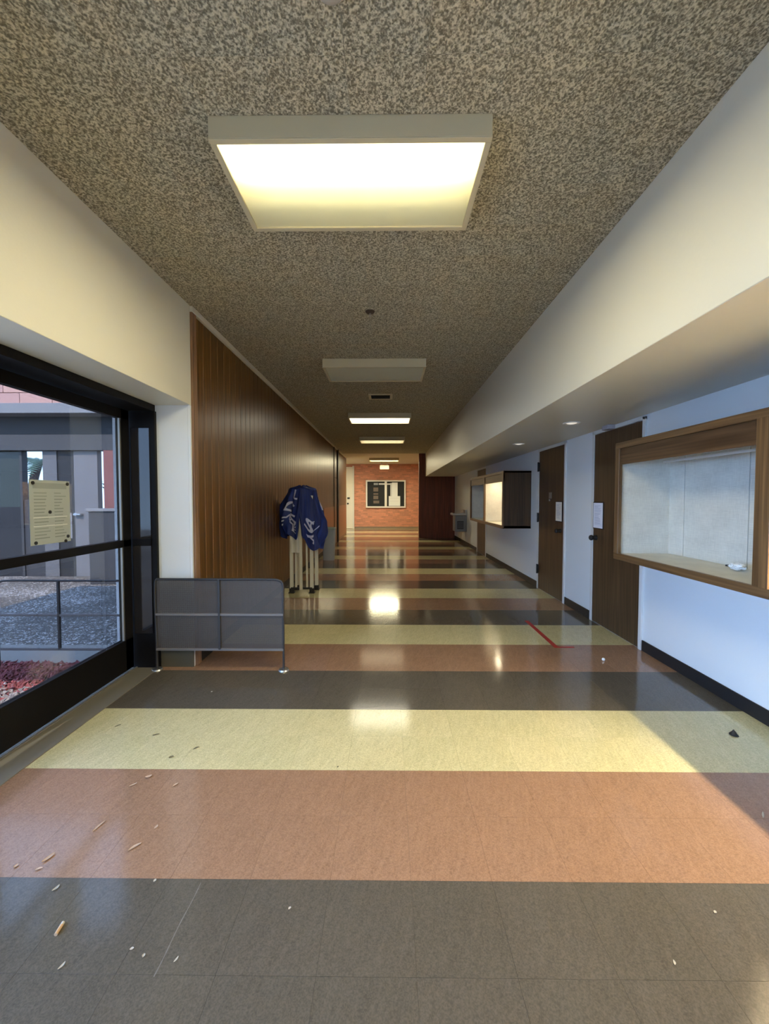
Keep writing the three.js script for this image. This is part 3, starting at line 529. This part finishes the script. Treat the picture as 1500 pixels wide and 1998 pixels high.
// ================================================================ marks and litter on the floor
{
  const mTape = std({ color: rgb(0.42, 0.03, 0.025), roughness: 0.5 });
  const o = thing('floor_tape', 'red tape line stuck to the floor by the brown doors', 'tape', [0, 0, 0]);
  part(o, 'strip', bx(1.625, 1.672, 0, 0.0008, -3.86, -4.72), mTape); part(o, 'strip', bx(1.672, 1.82, 0, 0.0008, -3.86, -3.89), mTape);
  const floorAt = (x, y) => { const r = new THREE.Vector3((x - 750) / FOCAL, (999 - y) / FOCAL, -1).applyEuler(camera.rotation); return [r.x * EYE / -r.y, r.z * EYE / -r.y]; };   // where a crumb lies on the floor
  const r = rng(61), tan = std({ color: rgb(0.5, 0.35, 0.25), roughness: 0.8, side: THREE.DoubleSide }), olive = std({ color: rgb(0.13, 0.11, 0.06), roughness: 0.8, side: THREE.DoubleSide }), pale = std({ color: rgb(0.45, 0.41, 0.34), roughness: 0.8, side: THREE.DoubleSide });
  function scrap(x, y, len, wid, mat, name, label, category, group) {
    const g = new THREE.PlaneGeometry(len, wid, 6, 3), p = g.attributes.position, curl = 0.2 + 0.3 * r(), skew = r() - 0.5;
    for (let i = 0; i < p.count; i++) { const u = p.getX(i) / len, v = p.getY(i) / wid, w = 1 - Math.pow(Math.abs(2 * u), 2) * 0.75; p.setXYZ(i, u * len, 0.0015 + curl * wid * (v * v * 2 + 0.5 * u * u) + 0.0006, v * wid * w + skew * len * u * u); }
    g.computeVertexNormals();
    const m = single(name, g, mat, label, category, group); const [fx, fz] = floorAt(x, y); m.position.set(fx, 0, fz); m.rotation.y = 0.3 + r() * 1.2; return m;
  }
  scrap(192, 1613, 0.062, 0.011, tan, 'dry_leaf', 'longest and thinnest tan leaf sliver on the terracotta band', 'leaf', 'dry leaf scraps on the terracotta band');
  scrap(290, 1517, 0.03, 0.02, tan, 'dry_leaf', 'broad folded tan leaf flake just below the cream band', 'leaf', 'dry leaf scraps on the terracotta band');
  for (const [x, y, l, w] of [ [260, 1532, 0.034, 0.01], [342, 1532, 0.03, 0.011], [95, 1675, 0.046, 0.015], [262, 1653, 0.05, 0.014], [31, 1691, 0.018, 0.013], [76, 1696, 0.024, 0.01], [305, 1614, 0.022, 0.012]])
    scrap(x, y, l, w, tan, 'dry_leaf', 'small curled tan scrap of dry leaf on the terracotta floor band', 'leaf', 'dry leaf scraps on the terracotta band');
  scrap(334, 1478, 0.024, 0.016, olive, 'dead_leaf', 'short rounded dark leaf on the cream floor band', 'leaf', 'dark leaves on the cream band');
  for (const [x, y, l, w] of [[304, 1434, 0.036, 0.011], [382, 1460, 0.034, 0.012], [230, 1416, 0.034, 0.007], [659, 1497, 0.012, 0.01]])
    scrap(x, y, l, w, olive, 'dead_leaf', 'slim dark dead leaf on the cream floor band', 'leaf', 'dark leaves on the cream band');
  for (const [x, y, l, w] of [[110, 1734, 0.026, 0.011], [302, 1719, 0.012, 0.01], [257, 1852, 0.012, 0.009], [280, 1866, 0.011, 0.009], [344, 1873, 0.018, 0.006], [121, 1886, 0.022, 0.008], [1395, 1781, 0.012, 0.009], [565, 1773, 0.011, 0.008], [413, 1350, 0.014, 0.012], [1316, 1880, 0.016, 0.007]])
    scrap(x, y, l, w, pale, 'crumb', 'tiny pale crumb of litter on a charcoal floor band', 'litter', 'pale crumbs on the charcoal bands');
  scrap(1488, 1591, 0.05, 0.008, pale, 'straw', 'pale straw-like sliver lying in the shade of the display case', 'litter');
  {
    const [fx, fz] = floorAt(116, 1815), q = thing('cigarette_end', 'orange filter cigarette end lying on the charcoal band', 'cigarette end', [fx, 0, fz], 0.15);
    part(q, 'filter', cyl(0.0055, 0.0055, 0.03, 0, 0.0055, 0.004, 12, 'z'), std({ color: rgb(0.55, 0.34, 0.18), roughness: 0.7 })); part(q, 'ash_end', cyl(0.005, 0.0054, 0.009, 0, 0.0055, -0.0155, 12, 'z'), pale);
  }
  {
    const [fx, fz] = floorAt(1431, 1434), g = new THREE.ConeGeometry(0.024, 0.034, 9, 4), p = g.attributes.position;
    for (let i = 0; i < p.count; i++) p.setXYZ(i, p.getX(i) * (0.8 + 0.5 * hash(i % 7, 1, 3)), p.getY(i) * (0.8 + 0.4 * hash(i, 5, 3)) + 0.018, p.getZ(i) * (0.7 + 0.5 * hash(i % 7, 2, 3)));
    g.computeVertexNormals(); const m = single('dark_clump', g, mRubber, 'small black clump on the shaded part of the cream band', 'litter'); m.position.set(fx, 0, fz);
    const [wx, wz] = floorAt(1177, 1289), b = single('paper_pellet', new THREE.IcosahedronGeometry(0.014, 1).translate(0, 0.012, 0), std({ color: rgb(0.85, 0.83, 0.78), roughness: 0.7, flatShading: true }), 'white paper pellet on the floor by the brown door', 'litter'); b.position.set(wx, 0, wz);
  }
  // long pale scuff across the charcoal tiles
  const a = floorAt(392, 1722), b = floorAt(300, 1905), n = 14, list = [];
  for (let i = 0; i < n; i++) { const t0 = i / n, t1 = (i + 1.05) / n, P = (t) => [a[0] + (b[0] - a[0]) * t + 0.0015 * Math.sin(9 * t), 0.0001, a[1] + (b[1] - a[1]) * t]; list.push(bar(P(t0), P(t1), 0.0015 + 0.0025 * r(), 0.0004, 0.0001)); }
  part(floor, 'scuff_mark', list, std({ color: rgb(0.145, 0.132, 0.113), roughness: 0.8 }));
}

// ================================================================ outside: forecourt, canopy roof, facing wing of the building, palm
{
  const asphaltMap = texture(1024, 1024, 2.2, 2.2, (u, v) => { const a = noise(u * 220, v * 220, 220, 220, 101), b = noise(u * 90, v * 90, 90, 90, 103), c = noise(u * 5, v * 5, 5, 5, 105); const t = 0.5 * a + 0.3 * b + 0.2 * c; return t > 0.655 ? [0.84, 0.82, 0.79] : [0.25 + 0.3 * t, 0.235 + 0.29 * t, 0.215 + 0.28 * t]; }, true);
  const ground = struct('ground_forecourt', bx(-60, -2.35, -0.3, -0.03, 12, -60), std({ map: asphaltMap, roughness: 0.9 }), 'speckled grey asphalt outside the glass doors', 'ground');
  struct('path_slab', bx(-3.9, -2.32, -0.03, -0.018, -3.5, -3.95, 0.004), std({ color: rgb(0.34, 0.32, 0.28), roughness: 0.9 }), 'strip of worn concrete slab outside the entrance', 'path');
  struct('doorstep', bx(-4.2, -2.29, -0.03, -0.012, 2, -2.75), std({ color: rgb(0.3, 0.29, 0.28), map: speckle, roughness: 0.9 }), 'concrete doorstep outside the glass doors', 'path');
  const r = rng(71), chip = new THREE.TetrahedronGeometry(0.022).scale(1.4, 0.5, 0.8), mulch = new THREE.InstancedMesh(chip, std({ color: rgb(1, 1, 1), roughness: 0.9 }), 3200), M = new THREE.Matrix4(), q = new THREE.Quaternion(), e = new THREE.Euler(), col = new THREE.Color();
  for (let i = 0; i < 3200; i++) {
    const x = -2.36 - 1.6 * r(), z = -2.76 - 0.74 * r(), red = r() < 0.25 + 0.75 * smooth(-2.9, -3.15, z);
    M.compose(new THREE.Vector3(x, -0.022 + 0.02 * r(), z), q.setFromEuler(e.set(r() * 0.7, r() * 6.3, r() * 0.7)), new THREE.Vector3(1, 1, 1).multiplyScalar(0.6 + 0.7 * r())); mulch.setMatrixAt(i, M);
    const k = 0.6 + 0.6 * r(); mulch.setColorAt(i, red ? col.setRGB(0.42 * k, 0.12 * k, 0.13 * k) : col.setRGB(0.5 * k, 0.46 * k, 0.46 * k));
  }
  mulch.name = 'mulch_bed'; scene.add(mulch); describe(mulch, 'red and pale bark chips scattered outside the glass door', 'mulch', null, 'stuff');
  // unseen canopy roof, sized to shade the ground yet leave sky for the sidelight
  const roof = thing('shade_canopy', 'unseen flat canopy roof over the entrance, sized to shade the ground', 'canopy', [0, 0, 0], 0, null, 'structure');
  part(roof, 'slab', bx(-5.6, -2.34, 2.72, 2.95, -0.4, -3.7), mCream); 
  for (const z of [-0.6]) part(roof, 'post', bx(-5.5, -5.38, -0.03, 2.72, z - 0.06, z + 0.06), mRailBar);
  // facing wing
  const w = thing('facing_building', 'pink block building wing with shaded glass entrance across the forecourt', 'building', [0, 0, -7.2]), zf = 0, mBlock = [std({ color: rgb(0.52, 0.3, 0.25), roughness: 0.85 }), std({ color: rgb(0.55, 0.32, 0.26), roughness: 0.85 }), std({ color: rgb(0.5, 0.29, 0.25), roughness: 0.85 })];
  const grey = (v, b = 1.12, rough = 0.6) => std({ color: rgb(0.5 * v, 0.5 * v, 0.5 * v * b), roughness: rough });  // wing greys darkened, standing in for shade under its overhang
  part(w, 'parapet_core', bx(-12, -3.6, 3.16, 4.6, -0.5, -0.03), std({ color: rgb(0.5, 0.36, 0.32), roughness: 0.9 }));
  const blockG = bx(0, 0.585, 0, 0.19, 0, 0.03, 0.004);
  for (let row = 0; row < 7; row++) for (let c = 0; c < 14; c++) { const x = -12 + (row % 2) * 0.3 + c * 0.595; if (x > -4.2) continue; part(w, 'block', blockG, mBlock[Math.floor(r() * 3)]).position.set(x, 3.165 + row * 0.2, -0.03); }
  part(w, 'fascia', bx(-12, -3.6, 2.98, 3.16, -0.5, 0.08, 0.006), grey(0.45, 1.02));
  part(w, 'shade_header', bx(-12, -3.6, 2.64, 2.98, -0.4, -0.25), grey(0.03));  // near-black colour carries the shade of the recess ceiling
  part(w, 'transom', bx(-12, -3.6, 2.35, 2.64, -0.4, -0.2, 0.005), grey(0.12, 1.05));
  part(w, 'dark_glass', bx(-9.9, -6.93, 1.29, 2.35, -0.35, -0.34), phys({ color: rgb(0.03, 0.034, 0.022), roughness: 0.1 }));
  part(w, 'base_panel', bx(-9.9, -6.93, -0.03, 1.29, -0.38, -0.3), grey(0.045));
  part(w, 'base_panel', bx(-6.9, -6.51, -0.03, 1.43, -0.38, -0.3), grey(0.1, 1.1));
  part(w, 'mullion', bx(-6.51, -6.24, -0.03, 2.35, -0.4, -0.28, 0.006), grey(0.3, 1.04));
  part(w, 'mullion', bx(-6.95, -6.9, -0.03, 2.35, -0.4, -0.28, 0.006), grey(0.12, 1.04));
  part(w, 'dark_leaf', bx(-6.24, -5.92, -0.03, 2.35, -0.4, -0.3), grey(0.055, 1.05));
  const gd = part(w, 'grey_leaf', bx(-5.92, -5.47, -0.03, 2.35, -0.4, -0.28, 0.006), grey(0.34, 1.08));
  part(gd, 'lever', [bx(-5.9, -5.76, 1.14, 1.17, -0.28, -0.2, 0.006), cyl(0.03, 0.03, 0.03, -5.89, 1.155, -0.265, 12, 'z')], mSteel);
  part(gd, 'push_bar', bx(-5.51, -5.48, 0.8, 1.2, -0.28, -0.22, 0.006), mSteel);
  part(w, 'pale_panel', bx(-6.2, -5.98, 0.7, 1.18, -0.3, -0.285), grey(0.5, 1.02));
  part(w, 'pillar', bx(-5.3, -4.95, -0.03, 2.35, -0.4, -0.2, 0.006), std({ color: rgb(0.26, 0.11, 0.1), roughness: 0.8 }));
  part(w, 'end_wall', bx(-4.95, -3.6, -0.03, 2.64, -0.4, -0.2), grey(0.06));
  part(w, 'sill', bx(-5.47, -5.3, -0.03, 1.2, -0.38, -0.28), grey(0.1));
  const bin = thing('utility_box', 'dark grey utility box with pale lid by the facing building', 'box', [-4.98, -0.03, -6.95]);
  part(bin, 'body', bx(-0.17, 0.4, 0, 1.26, -0.12, 0.15, 0.01), grey(0.11, 1.08)); part(bin, 'lid', bx(-0.2, 0.43, 1.26, 1.31, -0.14, 0.18, 0.01), grey(0.5, 1.02));
  // palm beyond the wing
  const palm = thing('palm_tree', 'small palm tree seen through the opening of the facing building', 'palm', [-13.6, -0.03, -15]);
  const mLeaf = std({ color: rgb(0.05, 0.1, 0.06), roughness: 0.6, side: THREE.DoubleSide });
  part(palm, 'trunk', tube([[0, 0, 0], [0.1, 1, 0.05], [0.25, 2.0, 0.1], [0.5, 2.9, 0.1]], 0.14, 20, 10), std({ color: rgb(0.12, 0.1, 0.09), roughness: 0.9 }));
  for (let k = 0; k < 13; k++) {
    const a = k / 13 * Math.PI * 2, ps = [], L = 2.1, P = (t) => [0.5 + Math.cos(a) * L * t, 2.9 + 0.75 * t * 0.9 - 1.7 * t * t, 0.1 + Math.sin(a) * L * t];
    for (let i = 0; i < 22; i++) { const t = (i + 1) / 23, p = P(t), s = 0.42 * Math.sin(Math.PI * Math.min(1, t * 1.05 + 0.1)); for (const sd of [-1, 1]) { const dx = -Math.sin(a) * sd * s, dz = Math.cos(a) * sd * s, f = P(t + 0.035); ps.push(...p, ...f, p[0] + dx + Math.cos(a) * 0.16, p[1] - 0.2 * s - 0.06, p[2] + dz + Math.sin(a) * 0.16); } }
    const g = new THREE.BufferGeometry(); g.setAttribute('position', new THREE.Float32BufferAttribute(ps, 3)); g.computeVertexNormals(); part(palm, 'frond', g, mLeaf);
  }
}

scene.traverse((o) => { if (o.isMesh) { o.castShadow = true; o.receiveShadow = true; } });
renderer.render(scene, camera);
